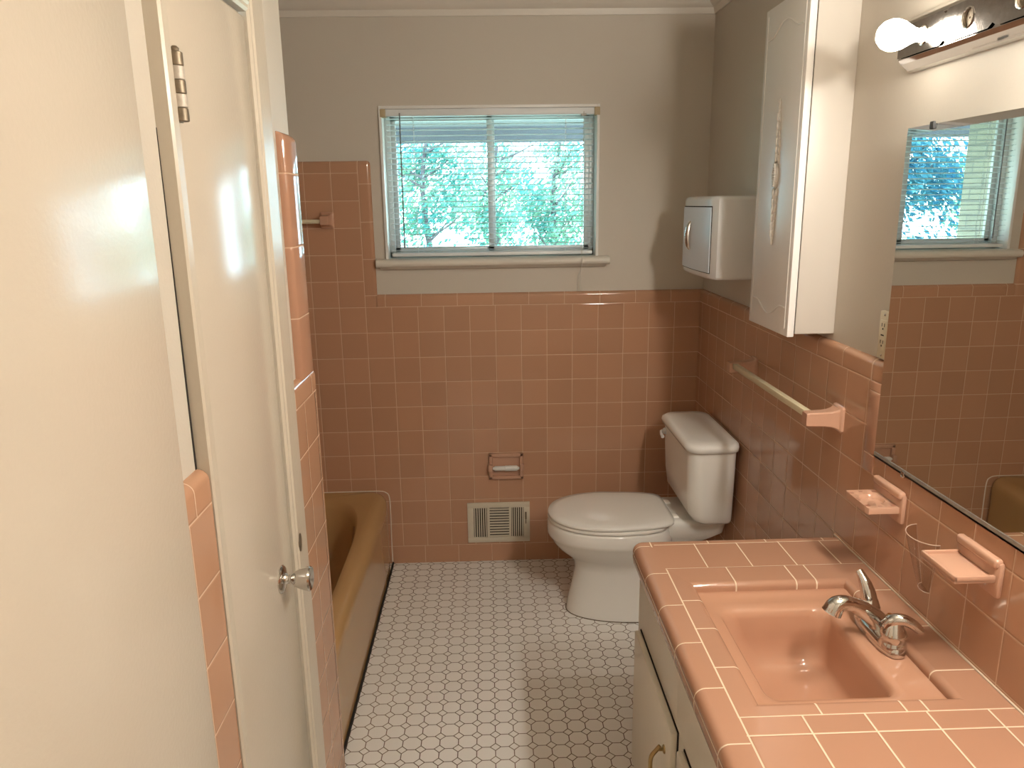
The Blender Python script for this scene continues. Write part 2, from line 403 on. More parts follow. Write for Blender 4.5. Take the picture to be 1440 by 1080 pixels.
# right wall
b = MB(); wainscot(b, .0, YF, XR, XP, lambda u, d, z: (d, u, z), 0, ZC, .016, (m_field_r, m_cap_r))
struct(b, 'trim_5', m_field_r, 'pink tile wainscot along the right wall', 'tile wainscot')
# bullnose column beside the mirror
b = MB(); b.use(tile_mat('pink_mirror_column', [('p', 'z', 1.157, .1515), ('l', 'y', -1.477)]))
b.box((XR - .003, -1.5255, .962), (XR + .002, -1.478, Z0), .002, 2)
struct(b, 'trim_6', m_field_r, 'narrow pink trim tiles beside the left edge of the mirror', 'tile trim')
# left wall beyond the closet and before it
b = MB(); wainscot(b, -1.652, -1.452, XL, XLP, lambda u, d, z: (d, u, z), 0, ZC, .016, (m_field_l, m_cap_l))
cc = [(XL, -1.47)] + [(XL - .02 * a, -1.466 + .018 * q) for a, q in arc()]
b.use(m_field_l).loft([[(x, y, 0) for x, y in cc], [(x, y, Z0) for x, y in cc]], closed=False)
# tall bullnose column at the tub corner
b.use(m_col_l)
cw = [(XLP, -1.560), (XLP + .006, -1.560), (XL - .003, -1.557), (XL, -1.553), (XL, -1.466)] + [(XL - .02 * a, -1.466 + .018 * q) for a, q in arc()[1:]]
b.loft([[(x, y, ZC - .004) for x, y in cw], [(x, y, 1.730) for x, y in cw]] + [[(XLP + (x - XLP) * math.cos(k * PI / 12), y, 1.730 + .018 * math.sin(k * PI / 12)) for x, y in cw] for k in range(1, 7)], closed=False)
# alcove face
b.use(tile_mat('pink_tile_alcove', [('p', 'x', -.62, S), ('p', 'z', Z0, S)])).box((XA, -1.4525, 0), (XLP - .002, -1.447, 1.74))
struct(b, 'trim_7', m_field_l, 'pink tile strip and tall bullnose column at the tub corner of the left wall', 'tile wainscot')
b = MB(); wainscot(b, YF, -2.139, XL, XLP, lambda u, d, z: (d, u, z), 0, ZC, .016, (m_field_l, m_cap_l))
b.use(m_cap_l).faces([(XL, -2.139, 0), (XLP, -2.139, 0), (XLP, -2.139, ZC), (XL - .005, -2.139, ZC - .006), (XL, -2.139, ZC - .016)], [(0, 1, 2, 3, 4)])
struct(b, 'trim_8', m_field_l, 'pink tile strip between the open door and the closet casing', 'tile wainscot')
# alcove long side tile
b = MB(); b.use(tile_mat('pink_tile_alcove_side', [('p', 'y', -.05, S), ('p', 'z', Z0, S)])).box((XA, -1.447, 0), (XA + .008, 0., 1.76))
struct(b, 'trim_9', m_field_l, 'pink tile on the long side of the bathtub alcove', 'tile surround')

# ------------------------------------------------------------------ doors on the left
d1 = thing('door_1', (-.522, -2.318, .01), 'cream gloss painted door standing open along the left wall, nearest the viewer', 'door'); d1['kind'] = 'structure'
b = MB(); b.box((-.540, -3.08, .012), (-.505, -2.316, 2.04), .003, 2); b.build('door_slab', m_gloss, d1)
d2 = thing('door_2', (-.56, -1.92, .01), 'narrow cream closet door with chrome knob and worn hinge', 'closet door'); d2['kind'] = 'structure'
b = MB(); b.box((-.588, DY0, .012), (-.550, DY1, DZ1), .005, 3); b.build('door_slab', m_gloss, d2)
h = MB()
for k in range(5):
    z0 = 1.711 + k * .0176
    h.use(m_worn if k in (1, 3) else m_rust)
    h.lathe([(.0085, 0), (.0095, .001), (.0095, .0163), (.0085, .0172)], (-.542, DY0 - .001, z0), (0, 0, 1), 14)
h.use(m_rust).box((-.5515, DY0 + .001, 1.711), (-.5485, DY0 + .020, 1.799))
h.box((-.5455, DY0 - .010, 1.711), (-.543, DY0 - .002, 1.799))
h.lathe([(.005, 0), (.006, .004), (.003, .007)], (-.542, DY0 - .001, 1.799), (0, 0, 1), 10)
o = h.build('hinge', None, d2); o['label'] = 'worn brown metal hinge with flaking paint'
k_ = MB(); KO = (-.550, -1.832, .893)
k_.lathe([(.0275, 0), (.0275, .002), (.024, .006), (.012, .0085), (.0095, .012), (.0085, .018), (.0095, .022), (.014, .026), (.019, .036), (.0235, .050), (.0245, .055), (.0225, .058), (.016, .057), (.004, .054)], KO, (1, 0, 0), 32)
k_.build('door_knob', m_chrome, d2)
k_ = MB(); k_.use(m_rust)
k_.lathe([(.020, 0), (.020, .0015), (.012, .0016)], (-.5405, DY1 + .030, .915), (1, 0, 0), 24)
for v in k_.bm.verts: v.co.y = (DY1 + .030) + (v.co.y - DY1 - .030) * .55
k_.build('strike_plate', None, d2)
# closet casing
b = MB()
cx0, cx1 = XLP - .02, -.540
def casing_prof(y0, y1):       # flat board with eased edges
    return [(cx0, y0), (cx1 - .003, y0), (cx1, y0 + .004), (cx1, y1 - .016), (cx1 - .003, y1 - .012), (cx1 - .003, y1 - .006), (cx1 - .007, y1), (cx0, y1)]
pr = casing_prof(-2.138, DY0 - .004)
b.loft([[(x, y, 0.) for x, y in pr], [(x, y, 1.99) for x, y in pr]])
pr = [(x, -y) for x, y in casing_prof(1.655, -(DY1 + .004))][::-1]
pr = [(cx0, DY1 + .004), (cx1 - .007, DY1 + .004), (cx1 - .003, DY1 + .010), (cx1 - .003, DY1 + .016), (cx1, DY1 + .020), (cx1, -1.660), (cx1 - .003, -1.655), (cx0, -1.655)]
b.loft([[(x, y, 0.) for x, y in pr], [(x, y, 1.99) for x, y in pr]])
pz = [(cx0, DZ1 + .007), (cx1 - .007, DZ1 + .007), (cx1 - .003, DZ1 + .012), (cx1 - .003, DZ1 + .018), (cx1, DZ1 + .022), (cx1, 1.990), (cx0, 1.990)]
b.loft([[(x, DY0 - .004, z) for x, z in pz], [(x, DY1 + .004, z) for x, z in pz]])
struct(b, 'trim_10', m_casing, 'cream moulded casing around the closet door', 'door casing', angle=25)
b = MB(); b.use(m_dark)
kz = [(ZC, .0042), (1.30, .0040), (1.38, .0034), (1.45, .0024), (1.52, .0015), (1.58, .0011), (1.66, .0006), (1.70, .0003)]
b.loft([[(XLP - .002, -2.1385 - w_, z), (XLP + .0009, -2.1385 - w_, z), (XLP + .0009, -2.1375, z), (XLP - .002, -2.1375, z)] for z, w_ in kz])
struct(b, 'trim_11', m_dark, 'dark crack between the wall and the closet casing', 'crack')

# ------------------------------------------------------------------ window
w = thing('window_1', (-.117, .08, WZ0), 'sliding aluminium window with white sill on the back wall', 'window'); w['kind'] = 'structure'
b = MB()     # painted jamb liner
b.box((WX0, .004, WZ0), (WX0 + .012, .128, WZ1), .002).box((WX1 - .012, .004, WZ0), (WX1, .128, WZ1), .002).box((WX0 + .012, .004, WZ1 - .012), (WX1 - .012, .128, WZ1), .002)
b.build('jamb_liner', m_white, w)
b = MB()
fx0, fx1, fz0, fz1 = WX0 + .012, WX1 - .012, WZ0 + .014, WZ1 - .012
for (a, c) in (((fx0, fz0), (fx0 + .022, fz1)), ((fx1 - .022, fz0), (fx1, fz1)), ((fx0, fz0), (fx1, fz0 + .024)), ((fx0, fz1 - .022), (fx1, fz1))):
    b.box((a[0], .078, a[1]), (c[0], .124, c[1]), .002)
b.build('window_frame', m_alu, w)
def sash(x0, x1, y0, name):
    m = MB(); z0, z1 = fz0 + .020, fz1 - .018; t = .024
    m.box((x0, y0, z0), (x0 + t, y0 + .018, z1), .002).box((x1 - t, y0, z0), (x1, y0 + .018, z1), .002).box((x0, y0, z0), (x1, y0 + .018, z0 + .022), .002).box((x0, y0, z1 - .02), (x1, y0 + .018, z1), .002)
    s_ = m.build(name, m_alu, w)
    g = MB(); g.box((x0 + t - .002, y0 + .007, z0 + .02), (x1 - t + .002, y0 + .010, z1 - .018))
    g.build('glass_pane', m_glass, s_)
sash(fx0 + .018, -.099, .102, 'sash'); sash(-.131, fx1 - .018, .080, 'sash')
b = MB(); prs = [(.13, 1.346), (-.024, 1.346), (-.030, 1.350), (-.034, 1.358), (-.034, 1.365), (-.030, 1.373), (-.024, 1.377), (.13, 1.380)]
prs = [(y if y < 0 else .014, z) for y, z in prs]
b.loft([[(-.599, y, z) for y, z in prs], [(.370, y, z) for y, z in prs]])
b.box((WX0 + .012, .010, WZ0), (WX1 - .012, .1, 1.3795))
b.loft([[(x, y, z) for y, z in ((.0145, 1.335), (.000, 1.335), (-.010, 1.340), (-.016, 1.347), (.0145, 1.347))] for x in (-.585, .355)])
b.build('window_sill', m_crown, w)
# mini blind
bl = thing('window_blind', (-.117, .02, WZ1 - .012), 'white aluminium mini blind lowered over the window with slats open', 'blind')
bx0, bx1 = -.536, .303
b = MB(); b.box((bx0 - .004, .012, 1.944), (bx1 + .006, .040, 1.9705), .002)
b.build('headrail', m_slat, bl)
for xx in (bx0 - .020, bx1 + .002):
    b = MB(); b.box((xx, .002, 1.940), (xx + .022, .042, 1.9712), .002); o = b.build('bracket', simple('tan_bracket', (.45, .36, .22, 1), .5) if xx < 0 else bpy.data.materials['tan_bracket'], bl); o['label'] = 'tan metal end bracket'
ns = 25; zt, zb = 1.934, 1.412
sx0, sx1 = bx0, bx1
proto = None; tilt = math.radians(6)
for i in range(ns):
    z = zt - (zt - zb) * i / (ns - 1)
    if proto is None:
        m = MB(); rows = []
        for k in range(5):
            t = (k / 4 - .5); y = t * .025; zz = .0018 * (1 - (2 * t) ** 2)
            rows.append((y * math.cos(tilt) + zz * math.sin(tilt), -y * math.sin(tilt) + zz))
        up = [(y, zz + .0006) for y, zz in rows]; ring = up + rows[::-1]
        m.loft([[(sx0, .026 + y, z + q) for y, q in ring], [(sx1, .026 + y, z + q) for y, q in ring]])
        proto = m.build('slat', m_vane, bl)
    else:
        o = proto.copy(); C.objects.link(o); o.parent = bl; o.location = (0, 0, z - zt)
b = MB(); b.box((sx0, .014, 1.387), (sx1, .038, 1.402), .003); b.build('bottom_rail', m_slat, bl)
for x in (-.426, .190):
    b = MB()
    for y in (.0125, .0395): b.tube([(x, y, 1.945), (x, y, 1.400)], .0008, 5)
    b.build('ladder_cord', m_slat, bl)
b = MB(); b.tube([(-.478, .006, 1.955), (-.481, .006, 1.443)], .0028, 6); b.lathe([(.004, 0), (.004, .02), (.0028, .022)], (-.481, .006, 1.425), (0, 0, 1), 8); b.build('tilt_wand', m_wand, bl)
b = MB()
b.tube(smooth_path([(.262, .006, 1.955), (.258, .004, 1.60), (.255, -.006, 1.42), (.253, -.040, 1.378), (.252, -.040, 1.34), (.235, -.030, 1.29), (.236, -.020, 1.245), (.243, -.016, 1.238), (.250, -.018, 1.27), (.247, -.030, 1.31), (.252, -.040, 1.345)]), .0011, 6)
b.tube(smooth_path([(.243, -.018, 1.262), (.252, -.016, 1.250), (.258, -.016, 1.236), (.254, -.015, 1.256)]), .0011, 6)
b.box((.252, .004, 1.938), (.272, .013, 1.946)); b.build('lift_cord', simple('cord_grey', (.55, .52, .47, 1), .8), bl)

# ------------------------------------------------------------------ bathtub
tb = thing('bathtub', (-.98, -.72, 0), 'harvest tan enamel bathtub in the tiled alcove on the left', 'bathtub')
b = MB(); TX0, TX1, TY0, TY1, TZ = XA + .010, -.600, -1.445, -.002, .352
tcx, tcy = -.985, -.722; hx, hy = .315, .664
rings = []
def trect(ex, z, rr=.02):
    # outer loop with the same vertex count as the superellipse rings
    return rect_like(TX0, TY0, TX1 + ex, TY1, z)
def rect_like(x0, y0, x1, y1, z, seg=96):
    out = []; cx, cy = (x0 + x1) / 2, (y0 + y1) / 2; hx_, hy_ = (x1 - x0) / 2, (y1 - y0) / 2
    for k in range(seg):
        t = 2 * PI * k / seg; c, q = math.cos(t), math.sin(t); n = 24
        out.append(Vector((cx + hx_ * math.copysign(abs(c) ** (2 / n), c), cy + hy_ * math.copysign(abs(q) ** (2 / n), q), z)))
    return out
rings.append(rect_like(TX0, TY0, TX1 - .004, TY1, .0))
rings.append(rect_like(TX0, TY0, TX1 - .004, TY1, .05))
for e_, z_ in ((-.004, .25), (-.003, .285), (-.003, .305), (-.006, .322), (-.014, .337), (-.026, .346), (-.042, .351), (-.055, .352)): rings.append(rect_like(TX0, TY0, TX1 + e_, TY1, z_))
for sc_, z, n in ((1.0, .352, 3.5), (.985, .349, 3.5), (.965, .338, 3.4), (.95, .315, 3.3), (.92, .22, 3.1), (.88, .12, 3.), (.82, .07, 2.9), (.70, .05, 2.8), (.3, .045, 2.4)):
    rings.append(se(tcx, tcy, hx * sc_ ** .9, hy * sc_, z, n, 96))
b.loft(rings, True, True); b.build('basin', m_tub, tb, angle=50)
b = MB(); b.tube([(TX1 + .0005, TY0, .004), (TX1 + .0005, TY1, .004)], .0045, 6); o = b.build('floor_gap', m_dark, tb)
b = MB(); b.tube(smooth_path([(-1.0, .001, .353), (-.70, .001, .354), (-.640, .001, .353), (-.616, .001, .346), (-.602, -.001, .325), (-.600, -.001, .25), (-.602, -.001, .12), (-.602, -.001, .01)]), .0028, 6); b.build('caulk_line', simple('white_caulk', (.7, .6, .5, 1), .6), tb)

# ------------------------------------------------------------------ towel bars
def bracket(mb, x0, yc, zc_, xl, hs=(.028, .034), he=.0185):
    rings = []
    prof = [(0, 1.0), (.006, 1.0), (.009, .93), (.010, .86), (.016, .74), (.028, .66), (.045, .60), (xl - .006, .575), (xl, .52)]
    for t, k in prof:
        hy_ = max(hs[0] * k, .001); hz_ = max(hs[1] * k, .001)
        if t > .02: hz_ = hz_ * .93
        rings.append([Vector((x0 - t + (.0006 if t == 0 else 0), yc + c[0] * hy_, zc_ + c[1] * hz_)) for c in ((-1, -.85), (-.85, -1), (.85, -1), (1, -.85), (1, .85), (.85, 1), (-.85, 1), (-1, .85))])
    mb.loft(rings)
tw = thing('towel_bar', (XR, -1.02, 1.045), 'pink ceramic towel bar with square cream rod on the right wall', 'towel bar')
for y in (-.705, -1.335):
    b = MB(); bracket(b, XR, y, 1.046, .092); b.build('bracket', m_ceramic, tw, angle=30)
b = MB(); b.box((.682, -1.318, 1.044), (.700, -.722, 1.062), .002); b.build('rod', m_bar, tw)
tw2 = thing('towel_bar', (-1.05, 0, 1.54), 'pink ceramic towel bar high on the back wall above the bathtub', 'towel bar')
for x in (-.792, -1.33):
    b = MB()
    bracket(b, 0, 0, 0, .075, (.028, .034))
    for v in b.bm.verts: v.co = Vector((x + v.co.y, v.co.x, 1.541 + v.co.z))
    b.build('bracket', m_ceramic, tw2, angle=30)
b = MB(); b.box((-1.315, -.066, 1.530), (-.807, -.050, 1.546), .002); b.build('rod', m_bar, tw2)

# ------------------------------------------------------------------ toilet paper holder and vent
tp = thing('toilet_paper_holder', (-.076, 0, .46), 'recessed pink ceramic toilet paper holder with white roller on the back wall', 'toilet paper holder')
b = MB(); x0, x1, z0, z1 = -.152, .001, .400, .521
for a, c in (((x0, z0), (x0 + .017, z1)), ((x1 - .017, z0), (x1, z1)), ((x0, z0), (x1, z0 + .017)), ((x0, z1 - .017), (x1, z1))):
    b.box((a[0], -.016, a[1]), (c[0], .0, c[1]), .004, 2)
b.box((x0 - .003, -.034, .443), (x0 + .016, -.002, .474), .005, 2).box((x1 - .016, -.034, .443), (x1 + .003, -.002, .474), .005, 2)
b.box((x0 + .014, -.003, z0 + .014), (x1 - .014, -.0005, z1 - .014)); b.build('frame', m_ceramic, tp)
b = MB(); b.lathe([(.005, 0), (.008, .006), (.011, .010), (.011, .055), (.0125, .056), (.0125, .106), (.008, .112), (.005, .118)], (-.135, -.024, .456), (1, 0, 0), 18); b.build('roller', m_roller, tp)
vt = thing('floor_vent', (-.113, 0, .095), 'cream metal air vent register low on the back wall', 'vent')
b = MB(); x0, x1, z0, z1 = -.254, .028, .095, .288; oz0, oz1 = .120, .262
cols = [(-.226, -.166), (-.154, -.066), (-.056, .000)]
b.box((x0, -.008, z0), (x1, -.0005, oz0), .002).box((x0, -.008, oz1), (x1, -.0005, z1), .002)
xs = [x0] + [v for c in cols for v in c] + [x1]
for i in range(0, 8, 2): b.box((xs[i], -.008, oz0 - .002), (xs[i + 1], -.0005, oz1 + .002), .001)
b.lathe([(.003, 0), (.003, .0015), (.001, .002)], (-.240, -.008, .19), (0, -1, 0), 10); b.lathe([(.003, 0), (.003, .0015), (.001, .002)], (.016, -.008, .19), (0, -1, 0), 10)
b.build('faceplate', m_vent, vt)
b = MB(); b.box((cols[0][0], -.0012, oz0), (cols[2][1], -.0003, oz1)); b.build('duct_opening', m_dark, vt)
for ci, (a, c) in enumerate(cols):
    b = MB()
    if ci == 1:
        n = 11
        for k in range(n): b.box((a, -.007, oz0 + (oz1 - oz0) * (k + .15) / n), (c, -.0035, oz0 + (oz1 - oz0) * (k + .70) / n))
    else:
        n = 6
        for k in range(n): b.box((a + (c - a) * (k + .25) / n, -.007, oz0), (a + (c - a) * (k + .75) / n, -.0035, oz1))
    b.build('louvre', m_vent, vt)
b = MB(); b.box((.008, -.014, .185), (.012, -.006, .215), .001).box((.006, -.009, .205), (.014, -.0075, .240)); b.build('damper_lever', m_rust, vt)

# ------------------------------------------------------------------ toilet
yc = -.432
tl = thing('toilet', (.40, yc, 0), 'white two piece toilet with lid down in the back right corner', 'toilet')
def egg(xf, xb, hw, z, bw=.8, seg=72, n=2.1, split=.56, m=3.6):
    L = xb - xf; xm = xf + L * split; out = []
    for k in range(seg):
        t = 2 * PI * k / seg; c, q = math.cos(t), math.sin(t)
        if c < 0: x = xm - (xm - xf) * abs(c) ** (2 / n); y = hw * math.copysign(abs(q) ** (2 / n), q)
        else:
            x = xm + (xb - xm) * abs(c) ** (2 / m); f = 1 - (1 - bw) * ((x - xm) / (xb - xm)) ** 1.5
            y = hw * f * math.copysign(abs(q) ** (2 / m if c > .5 else 2 / (n + (m - n) * c * 2)), q)
        out.append(Vector((x, yc + y, z)))
    return out
b = MB()
R_ = [(.000, .150, .66, .128, .9), (.012, .152, .66, .126, .9), (.06, .160, .65, .120, .88), (.13, .176, .62, .112, .86), (.19, .186, .60, .108, .85), (.222, .178, .58, .112, .85), (.245, .155, .57, .128, .83),
      (.275, .120, .56, .152, .82), (.305, .096, .56, .171, .80), (.328, .083, .56, .181, .80), (.333, .078, .56, .185, .80), (.345, .075, .56, .187, .80), (.380, .076, .56, .187, .8), (.388, .080, .555, .184, .8), (.391, .088, .55, .178, .8)]
b.loft([egg(xf, xb, hw, z, bw) for z, xf, xb, hw, bw in R_]); b.build('bowl', m_porc, tl, angle=60)
b = MB(); b.loft([egg(.1478, .663, .1305, .0003, .9), egg(.1478, .663, .1305, .003, .9)]); b.build('floor_seam', m_rust, tl)
b = MB()
b.loft([rrect(.50, yc - h_, xe, yc + h_, .035, z) for z, h_, xe in ((.300, .075, .66), (.335, .095, .72), (.360, .118, .745), (.395, .128, .75), (.412, .128, .75), (.418, .122, .745))]); b.build('tank_shelf', m_porc, tl, angle=60)
b = MB()
b.loft([rrect(.44, yc - .150, .62, yc - .10, .02, z) for z in (.0, .02)] + [rrect(.45, yc - .14, .60, yc - .10, .018, .03)])
b.lathe([(.014, 0), (.013, .010), (.006, .016)], (.53, yc - .130, .028), (0, 0, 1), 14); b.build('bolt_cap', m_porc, tl)
b = MB()
b.loft([egg(.082, .545, .183, .392, .9), egg(.078, .548, .187, .395, .9), egg(.077, .548, .188, .402, .9), egg(.080, .546, .185, .408, .9)]); b.build('seat', m_seat, tl, angle=60)
b = MB()
b.loft([egg(a_, c_, h_, z_, w_, m=q_, split=.5) for a_, c_, h_, z_, w_, q_ in ((.083, .551, .183, .4095, .84, 7), (.079, .553, .187, .412, .84, 7), (.078, .553, .188, .419, .84, 7), (.081, .551, .185, .4245, .84, 7), (.11, .535, .16, .4285, .84, 6), (.16, .49, .12, .4305, .85, 5), (.25, .42, .05, .4315, .9, 3))]); b.build('seat_lid', m_seat, tl, angle=60)
for q in (-.068, .068):
    b = MB(); b.box((.552, yc + q - .020, .410), (.575, yc + q + .020, .424), .005, 3); b.build('seat_hinge', m_seat, tl)
ty = -.437
b = MB()
def tank_ring(z, x0, hw, r, x1=.748): return rrect(x0, ty - hw, x1, ty + hw, r, z, 8)
b.loft([tank_ring(.432, .640, .170, .03), tank_ring(.436, .622, .190, .035), tank_ring(.448, .602, .203, .045), tank_ring(.475, .584, .210, .05), tank_ring(.54, .576, .214, .05), tank_ring(.64, .572, .219, .05), tank_ring(.722, .570, .222, .05)]); b.build('tank', m_porc, tl, angle=60)
b = MB()
b.loft([tank_ring(.722, .566, .228, .05, .752), tank_ring(.724, .560, .233, .055, .754), tank_ring(.738, .556, .236, .058, .755), tank_ring(.748, .559, .233, .058, .753), tank_ring(.755, .570, .222, .055, .745), tank_ring(.758, .60, .19, .05, .72)]); b.build('tank_lid', m_porc, tl, angle=60)
b = MB(); ly = ty + .165
b.lathe([(.014, 0), (.014, .006), (.010, .012)], (.5715, ly, .690), (-1, 0, 0), 16)
b.tube(smooth_path([(.556, ly, .690), (.550, ly - .012, .690), (.546, ly - .035, .688), (.546, ly - .058, .684)], 4), [.007] * 4 + [.006] * 4 + [.0065] * 4 + [.007], 10); b.build('flush_lever', m_plast, tl)
b = MB(); b.tube([(.68, yc, .416), (.68, yc, .433)], .035, 20); b.build('tank_gasket', m_black, tl)

# ------------------------------------------------------------------ vanity
VF, VY0, VY1 = .246, -1.386, -2.95
vn = thing('vanity_cabinet', (.5, -2.17, 0), 'cream painted vanity cabinet under the pink tiled counter', 'vanity')
b = MB(); b.box((VF, VY1, .09), (VF + .018, VY0, .684), .002); b.box((VF + .016, VY0 - .018, .09), (.762, VY0, .684), .002).box((VF + .016, VY1, .09), (.762, VY1 + .018, .684), .002).box((VF + .016, VY1 + .016, .09), (.762, VY0 - .016, .108)); b.box((VF + .05, VY1 + .01, 0), (.762, VY0 - .004, .09)); b.build('cabinet_body', m_cab, vn)
b = MB(); b.box((VF - .007, VY1 + .01, .528), (VF + .001, -1.822, .684), .003); b.build('apron_panel', m_cab, vn)
doors = [(-1.425, -1.822), (-1.872, -2.27), (-2.31, -2.72)]
for i, (a, c) in enumerate(doors):
    m = MB(); m.box((VF - .018, c, .115), (VF - .002, a, .507), .004, 2)
    for (p, q) in (((a - .002, .5), (c + .002, .5)),): pass
    dr = m.build('cabinet_door', m_cab, vn)
    g = MB(); g.box((VF - .0025, c - .0012, .1135), (VF + .0004, a + .0012, .5082)); g.build('door_gap', m_dark, dr)
    m = MB(); yh = c + .045
    for z in (.432, .352): m.lathe([(.010, 0), (.009, .003), (.004, .005), (.004, .012)], (VF - .018, yh, z), (-1, 0, 0), 12)
    m.tube(smooth_path([(VF - .028, yh, .440), (VF - .034, yh, .432), (VF - .046, yh, .415), (VF - .048, yh, .392), (VF - .046, yh, .369), (VF - .034, yh, .352), (VF - .028, yh, .344)], 4), .0048, 10)
    o = m.build('door_pull', m_brass, dr); o['label'] = 'brass bow pull'
# countertop
ct = thing('vanity_countertop', (.5, -2.17, .685), 'pink tiled vanity counter with bullnose edges around the sink', 'countertop')
CZ = .735
b = MB()
OX0, OX1, OY0, OY1 = .315, .690, -2.033, -1.613          # sink opening
def quad(mat, x0, y0, x1, y1): b.use(mat).faces([(x0, y0, CZ), (x1, y0, CZ), (x1, y1, CZ), (x0, y1, CZ)], [(0, 1, 2, 3)])
IX = .277
rb = .013
quad(m_cnt, IX, -1.530, XR, -1.399)                      # far row
quad(m_cnt_n, IX, VY1 - .01, XR, -2.073)                 # near field
def poly(mat, pts): b.use(mat).faces([(x, y, CZ) for x, y in pts], [tuple(range(len(pts)))])
poly(m_cnt_tf, [(IX, -1.530), (OX0 - 0, OY1 + rb), (OX1, OY1 + rb), (XR, -1.530)])
poly(m_cnt_tn, [(IX, -2.073), (XR, -2.073), (OX1, OY0 - rb), (OX0, OY0 - rb)])
poly(m_cnt_tl, [(IX, -2.073), (OX0, OY0 - rb), (OX0 - rb + rb, OY0 - rb), (OX0, OY1 + rb), (IX, -1.530)])
poly(m_cnt_tr, [(XR, -2.073), (XR, -1.530), (OX1, OY1 + rb), (OX1, OY0 - rb)])
# rounded inner lip of the four sink trims: lip starts rb outside the opening
def lip(mat, p0, p1, nrm):
    n = Vector(nrm); rows = []
    for k in range(7):
        a = PI / 2 * k / 6; ins = rb * math.sin(a); dz = -rb * (1 - math.cos(a))
        rows.append((ins, dz))
    rows.append((rb, -.032))
    e0, e1 = Vector(p0), Vector(p1); t = (e1 - e0).normalized()
    b.use(mat).loft([[e0 + n * i + t * i * 0 + Vector((0, 0, CZ + dz)) for i, dz in rows], [e1 + n * i + Vector((0, 0, CZ + dz)) for i, dz in rows]], closed=False)
lip(m_cnt_tf, (OX0, OY1 + rb, 0), (OX1, OY1 + rb, 0), (0, -1, 0))
lip(m_cnt_tn, (OX0, OY0 - rb, 0), (OX1, OY0 - rb, 0), (0, 1, 0))
lip(m_cnt_tl, (OX0, OY0 - rb, 0), (OX0, OY1 + rb, 0), (1, 0, 0))
lip(m_cnt_tr, (OX1, OY0 - rb, 0), (OX1, OY1 + rb, 0), (-1, 0, 0))
# bullnose edge along the front (left) and the far end
def edge(mat, path_in, path_out):
    pass
r2 = .020
def ring_at(off, z, rc):     # polyline wall -> far-left corner (rounded) -> near end, inset from outer outline by off
    x0 = .224 + off; y1 = -1.368 - off; rc_ = max(rc - off, .001); pts = [Vector((XR, y1, z))]
    for k in range(9):
        a = math.radians(90 + 90 * k / 8); pts.append(Vector((x0 + rc_ + rc_ * math.cos(a), y1 - rc_ + rc_ * math.sin(a), z)))
    pts.append(Vector((x0, VY1 - .01, z))); return pts
prof = [(.052, CZ)] + [(r2 - r2 * math.sin(PI / 2 * k / 6), CZ - r2 + r2 * math.cos(PI / 2 * k / 6)) for k in range(7)] + [(0, .7), (.002, .685), (.02, .685)]
def edge_faces(sel, mat, pr):
    rings_ = [[p for i, p in enumerate(ring_at(o_, z, .030)) if sel(i)] for o_, z in pr]
    b.use(mat).loft(rings_, closed=False)
pr_l = [(.053, CZ)] + prof[1:]
edge_faces(lambda i: i >= 5, m_cnt_l, pr_l)
pr_f = [(.031, CZ)] + prof[1:]
edge_faces(lambda i: i <= 5, m_cnt_f, pr_f)
poly(m_cnt_f, [(.255, -1.399), (.277, -1.421), (.277, -1.399)])
b.build('tile_top', None, ct, angle=35)
b = MB(); b.box((VF - .01, VY1, .685), (.305, VY0 + .006, .700)).box((.70, VY1, .685), (.763, VY0 + .006, .700)).box((.305, -1.60, .685), (.70, VY0 + .006, .700)).box((.305, VY1, .685), (.70, -2.046, .700)); b.build('counter_deck', m_cab, ct)
b = MB(); b.box((XR - .004, VY1, CZ - .001), (XR + .0005, -1.368, CZ + .003), .0015); b.build('caulk_line', m_grout, ct)
# sink
sk = thing('sink_basin', (.50, -1.823, .60), 'pink porcelain sink basin set into the tiled counter', 'sink')
b = MB(); RZ = .716
def rr2(x0, x1, y0, y1, r, z): return rrect(x0, y0, x1, y1, r, z, 8)
b.loft([rr2(OX0 - .004, OX1 + .004, OY0 - .004, OY1 + .004, .004, .690), rr2(OX0 - .004, OX1 + .004, OY0 - .004, OY1 + .004, .004, RZ - .001), rr2(OX0 + .004, OX1 - .004, OY0 + .004, OY1 - .004, .006, RZ),
        rr2(OX0 + .012, OX1 - .012, OY0 + .012, OY1 - .012, .008, RZ + .001), rr2(OX0 + .016, OX1 - .016, OY0 + .015, OY1 - .018, .010, RZ - .002), rr2(OX0 + .030, .618, OY0 + .022, OY1 - .050, .022, RZ - .002),
        rr2(OX0 + .040, .604, OY0 + .030, OY1 - .070, .030, RZ - .003), rr2(OX0 + .046, .599, OY0 + .034, OY1 - .078, .034, RZ - .009), rr2(OX0 + .052, .596, OY0 + .037, OY1 - .083, .036, RZ - .022),
        rr2(OX0 + .070, .590, OY0 + .044, OY1 - .088, .036, RZ - .065), rr2(OX0 + .088, .586, OY0 + .052, OY1 - .096, .045, RZ - .105), rr2(OX0 + .100, .579, OY0 + .065, OY1 - .12, .048, RZ - .126), rr2(OX0 + .135, .550, OY0 + .10, OY1 - .15, .04, RZ - .134), rr2(OX0 + .16, .525, OY0 + .13, OY1 - .18, .018, RZ - .136)], False, True)
b.build('bowl', m_sink, sk, angle=60)
b = MB(); b.lathe([(.021, 0), (.021, .002), (.016, .003), (.012, .0015)], (.515, -1.905, RZ - .1365), (0, 0, 1), 20); b.build('drain', m_chrome, sk)
